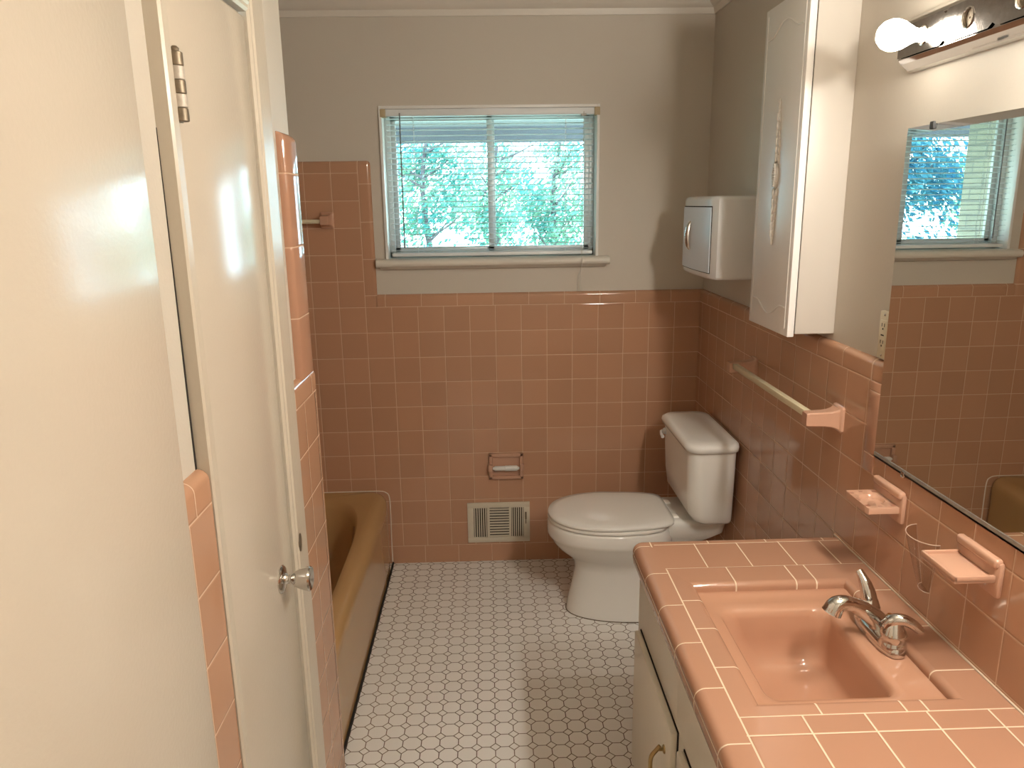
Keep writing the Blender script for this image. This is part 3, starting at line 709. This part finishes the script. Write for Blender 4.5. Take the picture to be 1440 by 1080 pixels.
# faucet
FY = -1.812; FX = .657; FZ = RZ
fc = thing('faucet', (FX, FY, FZ), 'chrome two handle faucet with curved spout on the sink deck', 'faucet')
b = MB(); b.loft([se(FX, FY, .027, .082, FZ, 2.6, 40), se(FX, FY, .027, .082, FZ + .008, 2.6, 40), se(FX, FY, .024, .079, FZ + .016, 2.6, 40), se(FX, FY, .018, .070, FZ + .022, 2.6, 40)]); b.build('base', m_chrome, fc, angle=50)
b = MB()
sp = smooth_path([(FX + .004, FY, FZ + .012), (FX - .006, FY, FZ + .036), (FX - .030, FY, FZ + .056), (FX - .058, FY, FZ + .072), (FX - .080, FY, FZ + .078), (FX - .096, FY, FZ + .073), (FX - .104, FY, FZ + .058)], 6)
nn = len(sp); b.tube(sp, [.023 - .008 * min(1, i / nn * 1.8) + (.006 * max(0, (i / nn - .55) / .45)) for i in range(nn)], 18); b.build('spout', m_chrome, fc, angle=60)
b = MB(); b.lathe([(.004, 0), (.004, .022), (.007, .025), (.008, .031), (.005, .036)], (FX + .019, FY, FZ + .014), (0, 0, 1), 14); o = b.build('lift_rod', simple('polished_brass', (.8, .5, .18, 1), .12, 1.), fc); o['label'] = 'gold coloured pop up knob'
def handle(y, pts, rad):
    m = MB(); m.lathe([(.0265, 0), (.0265, .006), (.0235, .011), (.0225, .020), (.025, .023), (.025, .027), (.023, .032), (.0185, .043), (.014, .052), (.008, .058), (.002, .059)], (FX, y, FZ + .012), (0, 0, 1), 24)
    hd = m.build('handle', m_chrome, fc, angle=50)
    m = MB(); P_ = smooth_path([(FX + a, y + c, FZ + d) for a, c, d in pts], 5); n = len(P_)
    m.tube(P_, [rad[0] + (rad[1] - rad[0]) * min(1, i / n * 1.5) + (rad[2] - rad[1]) * max(0, (i / n - .66) * 3) for i in range(n)], 12); m.build('lever', m_chrome, hd, angle=60)
handle(FY + .051, [(0, 0, .040), (-.001, .002, .062), (-.004, .008, .080), (-.008, .016, .094), (-.012, .024, .104), (-.014, .028, .108)], (.020, .0095, .008))
handle(FY - .051, [(-.010, .006, .052), (-.004, .000, .066), (.010, -.006, .071), (.026, -.012, .066), (.040, -.017, .055), (.043, -.018, .051)], (.015, .010, .0075))
# ------------------------------------------------------------------ soap dishes and cup
def dish(name, y0, y1, ty0, ty1, zt_, tx, label, cat, holes):
    t = thing(name, (XR, (y0 + y1) / 2, zt_), label, cat)
    m = MB(); m.box((XR - .011, y0, .900), (XR + .0005, y1, .968), .005, 2); m.box((XR - .017, y0 + .004, .955), (XR, y1 - .004, .974), .006, 3); m.build('wall_plate', m_ceramic, t)
    m = MB()
    if not holes:
        m.box((tx, ty0, zt_ - .012), (XR - .006, ty1, zt_ - .003), .003)
        m.box((tx, ty0, zt_ - .010), (tx + .007, ty1, zt_ + .003), .003, 2).box((tx, ty0, zt_ - .010), (XR - .006, ty0 + .007, zt_ + .003), .003, 2).box((tx, ty1 - .007, zt_ - .010), (XR - .006, ty1, zt_ + .003), .003, 2)
    m.build('tray', m_ceramic, t)
    return t
dish('soap_dish', -1.997, -1.872, -1.990, -1.880, .940, .680, 'pink ceramic soap dish with raised rim on the right wall, nearer the viewer', 'soap dish', False)
t = thing('toothbrush_holder', (XR, -1.615, .937), 'pink ceramic toothbrush and tumbler holder on the wall below the mirror corner', 'toothbrush holder')
m = MB(); m.box((XR - .011, -1.678, .900), (XR + .0005, -1.552, .968), .005, 2); m.box((XR - .017, -1.674, .955), (XR, -1.556, .974), .006, 3); m.build('wall_plate', m_ceramic, t)
m = MB(); tx, xb_, ya, yb, zt_ = .684, XR - .006, -1.670, -1.560, .938
mx, cy_ = (tx + xb_) / 2, (ya + yb) / 2; cx_ = mx - .002
rect = []; circ = []
for k in range(64):
    a = 2 * PI * (k + .5) / 64; c, q = math.cos(a), math.sin(a)
    tt = min((xb_ - cx_) / c if c > 1e-6 else 9, (tx - cx_) / c if c < -1e-6 else 9, (yb - cy_) / q if q > 1e-6 else 9, (ya - cy_) / q if q < -1e-6 else 9)
    rect.append(Vector((cx_ + c * tt, cy_ + q * tt, 0))); circ.append(Vector((cx_ + .027 * c, cy_ + .027 * q, 0)))
Zs = lambda P, z: [Vector((p.x, p.y, z)) for p in P]
m.use(m_ceramic)
m.loft([Zs(rect, zt_ - .014), Zs(rect, zt_ - .002), Zs([q + (p - q) * .04 for p, q in zip(circ, rect)], zt_), Zs([q + (p - q) * .96 for p, q in zip(circ, rect)], zt_), Zs(circ, zt_ - .001), Zs([Vector((cx_, cy_, 0)) + (p - Vector((cx_, cy_, 0))) * .9 for p in circ], zt_ - .008)])
tr_ = m.build('tray', None, t)
for (dx, dy, lx, ly) in ((-.031, 0, .004, .016), (-.029, .038, .010, .008), (-.029, -.038, .010, .008), (.026, .041, .010, .008), (.026, -.041, .010, .008), (-.004, .044, .009, .004), (-.004, -.044, .009, .004)):
    m = MB(); m.box((cx_ + dx - lx / 2, cy_ + dy - ly / 2, zt_ - .004), (cx_ + dx + lx / 2, cy_ + dy + ly / 2, zt_ + .0004)); m.build('brush_slot', m_slot, tr_)
cpth = thing('plastic_cup_holder', (XR, -1.765, .80), 'clear plastic tapered cup holder stuck to the wall between the two pink dishes', 'cup holder')
m = MB(); rings_ = []
for z, ry, rx in ((.918, .044, .042), (.905, .042, .040), (.87, .033, .032), (.84, .025, .024), (.815, .018, .018), (.803, .015, .014)):
    rings_.append([Vector((XR + .0005 - max(0., rx * math.sin(PI * k / 20)), -1.765 - .012 * (1 - (z - .8) / .118) + ry * math.cos(PI * k / 20), z + .004 * math.cos(PI * k / 20))) for k in range(21)])
m.loft(rings_, closed=False); m.faces([rings_[-1][i] for i in range(21)], [tuple(range(21))])
m.build('cup', m_clear, cpth)
m = MB(); m.tube(rings_[0], .0010, 6); m.tube([r[0] for r in rings_], .0008, 6); m.tube([r[-1] for r in rings_], .0008, 6); m.tube(rings_[-1], .0009, 6); m.build('rim', m_rimp, cpth)

# ------------------------------------------------------------------ outlet
ot = thing('wall_outlet', (XP, -1.503, 1.29), 'ivory wall outlet above the pink tile at the left edge of the mirror', 'outlet')
b = MB(); b.box((XP - .012, -1.5235, 1.236), (XP, -1.478, 1.346), .003); b.build('cover_plate', m_ivory, ot)
b = MB()
b.box((XP - .0145, -1.516, 1.256), (XP - .011, -1.487, 1.326), .0015); b.build('receptacle', m_ivory, ot)
b = MB()
for zz in (1.272, 1.311):
    for yy in (-1.507, -1.496): b.box((XP - .0150, yy - .001, zz), (XP - .0143, yy + .001, zz + .008))
    b.box((XP - .0150, -1.5035, zz - .007), (XP - .0143, -1.4995, zz - .003))
b.box((XP - .0150, -1.508, 1.290), (XP - .0143, -1.495, 1.293)); b.build('slots', m_dark, ot)
for zz in (1.244, 1.338):
    b = MB(); b.lathe([(.0028, 0), (.0028, .0014), (.001, .002)], (XP - .012, -1.5015, zz), (-1, 0, 0), 10); b.build('screw', m_nickel, ot)

# ------------------------------------------------------------------ mirror
mr_ = thing('wall_mirror', (XR, -2.13, 1.012), 'large frameless mirror above the sink reflecting the window', 'mirror')
MY0, MY1, MZ0, MZ1, MX = -1.527, -2.76, 1.012, 1.741, .7628
b = MB()
bv = .014
b.use(m_mirror).faces([(MX, MY0, MZ0), (MX, MY1, MZ0), (MX, MY1, MZ1 - bv), (MX, MY0, MZ1 - bv)], [(0, 1, 2, 3)])
b.use(m_mbev).faces([(MX, MY0, MZ1 - bv), (MX, MY1, MZ1 - bv), (MX + .0006, MY1, MZ1), (MX + .0006, MY0, MZ1)], [(0, 1, 2, 3)])
b.use(m_chan).faces([(MX, MY0, MZ0), (MX, MY0, MZ1 - bv), (MX + .0006, MY0, MZ1), (MX + .0020, MY0, MZ1), (MX + .0020, MY0, MZ0)], [(0, 1, 2, 3, 4)])
b.faces([(MX, MY1, MZ0), (MX + .0020, MY1, MZ0), (MX + .0020, MY1, MZ1), (MX + .0006, MY1, MZ1), (MX, MY1, MZ1 - bv)], [(0, 1, 2, 3, 4)])
b.faces([(MX + .0020, MY0, MZ0), (MX + .0020, MY0, MZ1), (MX + .0020, MY1, MZ1), (MX + .0020, MY1, MZ0)], [(0, 1, 2, 3)])
b.faces([(MX + .0006, MY0, MZ1), (MX + .0006, MY1, MZ1), (MX + .0020, MY1, MZ1), (MX + .0020, MY0, MZ1)], [(0, 1, 2, 3)])
b.build('glass', None, mr_, smooth=False)
b = MB(); b.box((MX - .0014, MY1, MZ0 - .004), (XR + .0004, MY0, MZ0)).box((MX - .0014, MY1, MZ0 - .004), (MX - .0004, MY0, MZ0 + .008)); b.build('bottom_channel', m_chan, mr_)
for y, z, nm in ((-1.655, MZ0 - .004, 'clip'), (-1.62, MZ1 - .004, 'clip'), (-2.3, MZ0 - .004, 'clip')):
    b = MB(); b.box((MX - .004, y - .007, z - .006), (MX + .0018, y + .007, z + .009), .002); b.build(nm, m_black if z > 1.5 else m_chrome, mr_)

# ------------------------------------------------------------------ vanity light bar
lb = thing('vanity_light_bar', (XP, -2.1, 1.92), 'chrome strip light bar above the mirror with empty sockets', 'light fixture')
LY0, LY1 = -1.492, -2.76; sy = [-1.585 - .145 * k for k in range(8)]; SZ = 1.913; FXX = .742
b = MB(); pf = [(XP, 1.856), (.762, 1.864), (.744, 1.880)]
b.loft([[(x, LY0, z) for x, z in [(XP, 1.856), (.768, 1.860), (.752, 1.872), (.746, 1.880), (.746, 1.8815), (FXX + .004, 1.8815), (FXX + .004, 1.9445), (.746, 1.9445), (.746, 1.946), (.752, 1.954), (.768, 1.966), (XP, 1.972)]],
        [(x, LY1, z) for x, z in [(XP, 1.856), (.768, 1.860), (.752, 1.872), (.746, 1.880), (.746, 1.8815), (FXX + .004, 1.8815), (FXX + .004, 1.9445), (.746, 1.9445), (.746, 1.946), (.752, 1.954), (.768, 1.966), (XP, 1.972)]]])
b.build('housing', m_chrome, lb, smooth=False)
b = MB()
zlo, zhi = 1.8822, 1.9442; rs = .0175
bounds = [LY0 - .002] + [(sy[i] + sy[i + 1]) / 2 for i in range(7)] + [LY1 + .002]
for k in range(8):
    ya_, yb_ = bounds[k], bounds[k + 1]; n = 40; cir = []; sq = []
    for i in range(n):
        a = 2 * PI * i / n; c, q = math.cos(a), math.sin(a)
        tt = min(((ya_ - sy[k]) / c) if c > 1e-6 else 1e9, ((yb_ - sy[k]) / c) if c < -1e-6 else 1e9, ((zhi - SZ) / q) if q > 1e-6 else 1e9, ((zlo - SZ) / q) if q < -1e-6 else 1e9)
        sq.append((FXX, sy[k] + c * tt, SZ + q * tt)); cir.append((FXX, sy[k] + rs * c, SZ + rs * q))
    b.loft([sq, cir], False, False)
b.build('face_plate', m_chrome_old, lb, smooth=False)
for k in range(8):
    b = MB(); b.use(m_chrome).lathe([(rs + .001, 0), (rs + .0015, .001), (rs - .0005, .0018), (rs - .0018, 0.)], (FXX, sy[k], SZ), (-1, 0, 0), 28, False)
    b.use(m_rust).lathe([(rs - .0018, 0), (rs - .002, -.0025), (rs - .003, -.0035), (.002, -.0036)], (FXX, sy[k], SZ), (-1, 0, 0), 28, False); b.build('socket', None, lb)  # brown socket metal, darkened further to stand in for shaded depth
prof_b = [(.0125, -.002), (.0125, .012), (.014, .018), (.020, .030), (.0265, .042), (.0300, .055), (.0298, .066), (.0255, .078), (.017, .087), (.007, .091), (.001, .0915)]
for k, lab in ((0, 'lit white light bulb in the end socket nearest the cabinet'), (4, 'lit white light bulb in the fifth socket of the chrome light bar'), (6, 'lit white light bulb in the seventh socket of the chrome light bar'), (7, 'lit white light bulb in the socket at the near end of the light bar')):
    b = MB(); b.lathe(prof_b, (FXX, sy[k], SZ), (-1, 0, 0), 32)
    tag(b.build('light_bulb', m_bulb_dim if k == 0 else m_bulb, base=(FXX - .05, sy[k], SZ)), lab, 'light bulb', 'bulbs in the vanity light bar')

# ------------------------------------------------------------------ wall cabinet
wc = thing('wall_cabinet', (.72, -1.085, 1.245), 'tall narrow white wall cabinet with carved door ornament on the right wall', 'cabinet')
WCX, WY0, WY1 = .652, -1.235, -.936
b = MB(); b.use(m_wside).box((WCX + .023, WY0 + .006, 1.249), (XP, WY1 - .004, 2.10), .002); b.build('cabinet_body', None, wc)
b = MB(); b.use(m_dark).box((WCX + .018, WY0 + .009, 1.252), (WCX + .0235, WY1 - .006, 2.098)); b.build('door_gap', None, wc)
b = MB(); b.box((WCX, WY0, 1.242), (WCX + .019, WY1, 2.104), .003, 2); wd = b.build('cabinet_door', m_wcab, wc)
def arch(z, sgn, amp):
    ya, yb = WY0 + .032, WY1 - .032; pts = []
    for k in range(25):
        t = k / 24; y = ya + (yb - ya) * t; s_ = abs(2 * t - 1)
        f = 0 if s_ > .78 else (.5 + .5 * math.cos(PI * s_ / .78)) ** .8
        pts.append(Vector((WCX - .0005, y, z + sgn * amp * f)))
    return pts
m = MB()
for pts in (arch(1.318, -1, .032), arch(2.022, 1, .032)): m.tube(pts, .0022, 6)
m.tube([(WCX - .0003, WY0 + .020, 1.262), (WCX - .0003, WY0 + .020, 2.085)], .0013, 6); m.tube([(WCX - .0003, WY1 - .020, 1.262), (WCX - .0003, WY1 - .020, 2.085)], .0013, 6)
m.build('panel_moulding', m_wcab, wd)
g = MB(); gy = -1.087
def leafb(y, z, ly, lz, a, dx=.006):
    g.ell((WCX - .001, y, z), (dx, ly, lz), 10, 8, Matrix.Rotation(a, 3, 'X'))
leafb(gy, 1.660, .0165, .036, 0, .009)
for k in range(10):
    z = 1.635 + .006 * k
    for q in (-1, 0, 1): g.ell((WCX - .008, gy + q * .008 * (1 - abs(k - 4.5) / 7), z), (.003, .0035, .004), 6, 5)
for k in range(6):
    z = 1.708 + k * .021
    for q in (-1, 1): leafb(gy + q * (.007 - .0006 * k), z, .006 - .0004 * k, .018, q * .35, .005)
    g.ell((WCX - .004, gy, z), (.005, .0035, .012), 8, 6)
leafb(gy, 1.838, .0035, .022, 0)
for k in range(6):
    z = 1.612 - k * .021
    for q in (-1, 1): leafb(gy + q * (.008 - .0008 * k), z, .0075 - .0006 * k, .018, -q * .4, .006)
    g.ell((WCX - .005, gy, z), (.005, .004, .013), 8, 6)
leafb(gy, 1.495, .004, .020, 0); leafb(gy, 1.608, .010, .012, 0, .008)
o = g.build('carved_garland', m_gold, wd); o['label'] = 'antiqued carved leaf garland'

# ------------------------------------------------------------------ paper towel dispenser
pd = thing('towel_dispenser', (.71, -.49, 1.32), 'white plastic box dispenser with bowed door handle on the wall above the toilet', 'dispenser')
PX0, PY0, PY1, PZ0, PZ1 = .607, -.690, -.290, 1.338, 1.612
b = MB()
rp = []
def disp_ring(z, ins):
    out = []
    bow = lambda t: .010 * (1 - (2 * t - 1) ** 2)
    y0, y1 = PY0 + ins, PY1 - ins
    for k in range(15):
        t = k / 14; out.append(Vector((PX0 + ins * .8 - bow(t) + (.012 * (max(0, t - .93) / .07) ** 2) + (.012 * (max(0, .07 - t) / .07) ** 2), y0 + (y1 - y0) * t, z)))
    out += [Vector((XP + .0005, y1, z)), Vector((XP + .0005, y0, z))]
    return out
b.loft([disp_ring(PZ0, .014), disp_ring(PZ0 + .004, .004), disp_ring(PZ0 + .012, 0), disp_ring(PZ1 - .014, 0), disp_ring(PZ1 - .005, .004), disp_ring(PZ1, .014)]); b.build('housing', m_plast, pd, angle=45)
def dpatch(y0, y1, z0, z1, dx, name, mat, t_):
    m = MB(); ro = []; ri = []
    for k in range(13):
        y = y0 + (y1 - y0) * k / 12; t = (y - PY0) / (PY1 - PY0); x = PX0 - .010 * (1 - (2 * t - 1) ** 2)
        ro.append((x - dx, y)); ri.append((x + t_, y))
    ring = ro + ri[::-1]
    m.loft([[(x, y, z0) for x, y in ring], [(x, y, z1) for x, y in ring]]); return m.build(name, mat, pd, angle=45)
dpatch(PY0 + .026, PY1 - .020, PZ0 + .020, PZ1 - .032, .0006, 'door_gap', m_dark, .003)
dpatch(PY0 + .029, PY1 - .022, PZ0 + .023, PZ1 - .036, .0030, 'door', simple('window_tinted_white_plastic', (.70, .73, .80, 1), .25), .003)  # white plastic with the window's blue daylight mixed into the door colour
b = MB(); hy_ = PY1 - .150
hp = smooth_path([(PX0 - .009, hy_, 1.430), (PX0 - .018, hy_, 1.446), (PX0 - .021, hy_, 1.478), (PX0 - .018, hy_, 1.508), (PX0 - .009, hy_, 1.524)], 6)
b.tube(hp, [.007 + .006 * math.sin(PI * i / (len(hp) - 1)) for i in range(len(hp))], 10)
b.build('handle', m_nickel, pd)

# ------------------------------------------------------------------ outdoors
gr = MB(); gr.box((-30, .3, -.7), (30, 40, -.5)); struct(gr, 'ground', m_ground, 'sunlit lawn outside the window', 'lawn')
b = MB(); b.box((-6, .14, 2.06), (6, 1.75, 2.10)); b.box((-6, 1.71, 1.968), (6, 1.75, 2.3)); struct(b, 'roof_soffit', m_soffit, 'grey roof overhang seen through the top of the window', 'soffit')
b = MB(); b.box((-1.25, .16, -.5), (-1.02, 1.12, 2.06)); struct(b, 'wall_outside', m_brick, 'cream brick wall jutting out outside, seen in the mirror', 'brick wall', smooth=False)
def tree(x, y, zc_, rx, rz, n, sz, mat, label, trunk=.10, seed=1, holes=7):
    rnd = random.Random(seed)
    t = thing('garden_tree', (x, y, -.5), label, 'tree', 'trees outside the window')
    m = MB(); pts = smooth_path([(x, y, -.5), (x + .05, y, zc_ * .4), (x - .04, y + .03, zc_), (x + .05, y, zc_ + rz * .7)], 4)
    m.tube(pts, [trunk * (1 - .7 * i / (len(pts) - 1)) for i in range(len(pts))], 8)
    for k in range(9):
        a = rnd.uniform(0, 2 * PI); z0 = zc_ + rnd.uniform(-.6, .5) * rz; rr = rx * rnd.uniform(.5, .9)
        m.tube(smooth_path([(x, y, z0), (x + rr * .5 * math.cos(a), y + rr * .5 * math.sin(a), z0 + .12 * rz), (x + rr * math.cos(a), y + rr * math.sin(a), z0 + .3 * rz)], 3), [trunk * .35 * (1 - .8 * i / 6) for i in range(7)], 5)
    m.build('trunk', m_trunk, t)
    vs = []; fs = []
    clumps = []
    for k in range(holes * 5):
        a = rnd.uniform(0, 2 * PI); q = rnd.uniform(-1, 1); rad = rnd.uniform(.35, .85)
        s_ = math.sqrt(1 - q * q); clumps.append(Vector((x + rx * rad * s_ * math.cos(a), y + rx * rad * s_ * math.sin(a), zc_ + rz * rad * q)))
    for k in range(int(n * 2.2)):
        c = rnd.choice(clumps); sp_ = rx * .20
        p = c + Vector((rnd.gauss(0, sp_), rnd.gauss(0, sp_), rnd.gauss(0, sp_ * .8)))
        d = Vector((rnd.gauss(0, 1), rnd.gauss(0, 1), rnd.gauss(0, 1))).normalized(); u = d.orthogonal().normalized(); v = d.cross(u); L = sz * .62 * rnd.uniform(.6, 1.2)
        i = len(vs); vs += [p - u * L, p + v * L * .45 + d * L * .1, p + u * L, p - v * L * .45 + d * L * .1]; fs.append((i, i + 1, i + 2, i + 3))
    me = bpy.data.meshes.new('foliage'); me.from_pydata([tuple(q - Vector((x, y, -.5))) for q in vs], [], fs); me.materials.append(mat)
    o = bpy.data.objects.new('foliage', me); C.objects.link(o); o.parent = t
TREES = [(-.02, 9.0, 1.7, .85, 1.1, 1500, .08, m_leaf1, 'pale green tree outside behind the window mullion', .08),
         (-.80, 5.3, 1.75, .62, .95, 1500, .06, m_leaf1, 'leafy tree outside left of the window centre', .05),
         (.62, 5.3, 1.6, .55, .95, 1500, .06, m_leaf1, 'bright green tree outside right of the window centre', .05),
         (1.75, 7.4, 1.7, .6, 1.3, 1300, .08, m_leaf2, 'blue green tree outside at the right edge of the window', .12),
         (-1.75, 7.4, 2.3, .75, .9, 1300, .08, m_leaf2, 'dark blue green tree outside at the left edge of the window', .09),
         (-.62, 3.9, .42, .42, .42, 1300, .045, m_leaf1, 'low shrub outside under the window on the left', .03),
         (.55, 3.9, .42, .42, .42, 1200, .045, m_leaf2, 'low shrub outside under the window on the right', .03),
         (-4.9, 9.0, 1.9, 1.25, 1.9, 3200, .10, m_leaf2, 'tall tree far outside seen in the mirror', .14),
         (-8.3, 10.5, 1.8, 1.5, 1.9, 3000, .12, m_leaf1, 'broad tree furthest outside seen in the mirror', .14)]
for i, a in enumerate(TREES): tree(*a, seed=11 + i)

# ------------------------------------------------------------------ light, camera
wld = bpy.data.worlds.new('World'); scn.world = wld; wld.use_nodes = True
bg = wld.node_tree.nodes['Background']; bg.inputs[0].default_value = (.56, .84, 1.0, 1); bg.inputs[1].default_value = 10.
sn = bpy.data.lights.new('sun', 'SUN'); sn.energy = 16.; sn.angle = .01; sn.color = (.85, .95, 1.)
so = bpy.data.objects.new('sun', sn); C.objects.link(so); so.rotation_euler = (math.radians(-47), 0, math.radians(-22))
cam = bpy.data.cameras.new('camera'); co = bpy.data.objects.new('camera', cam); C.objects.link(co)
r = Vector((0.99940, -0.0316325, -0.0141084)); u = Vector((0.0210934, 0.2327712, 0.9723027)); f = Vector((0.0274724, 0.972017, -0.2332988))
mt = Matrix((r, u, -f)).transposed().to_4x4(); mt.translation = Vector((-0.1335906, -3.1804396, 1.5974982))
co.matrix_world = mt
cam.sensor_fit = 'HORIZONTAL'; cam.sensor_width = 36; cam.lens = 1057.72 / 1440 * 36; cam.clip_start = .02
scn.camera = co
scn.view_settings.view_transform = 'Standard'; scn.view_settings.look = 'None'; scn.view_settings.exposure = .1; scn.view_settings.gamma = 1.; scn.view_settings.use_curve_mapping = False
scn.cycles.max_bounces = 12; scn.cycles.diffuse_bounces = 6; scn.cycles.glossy_bounces = 6; scn.cycles.transparent_max_bounces = 24; scn.cycles.sample_clamp_indirect = 8.; scn.cycles.use_denoising = True
for o in list(C.objects):
    if 'base' in o.keys(): del o['base']
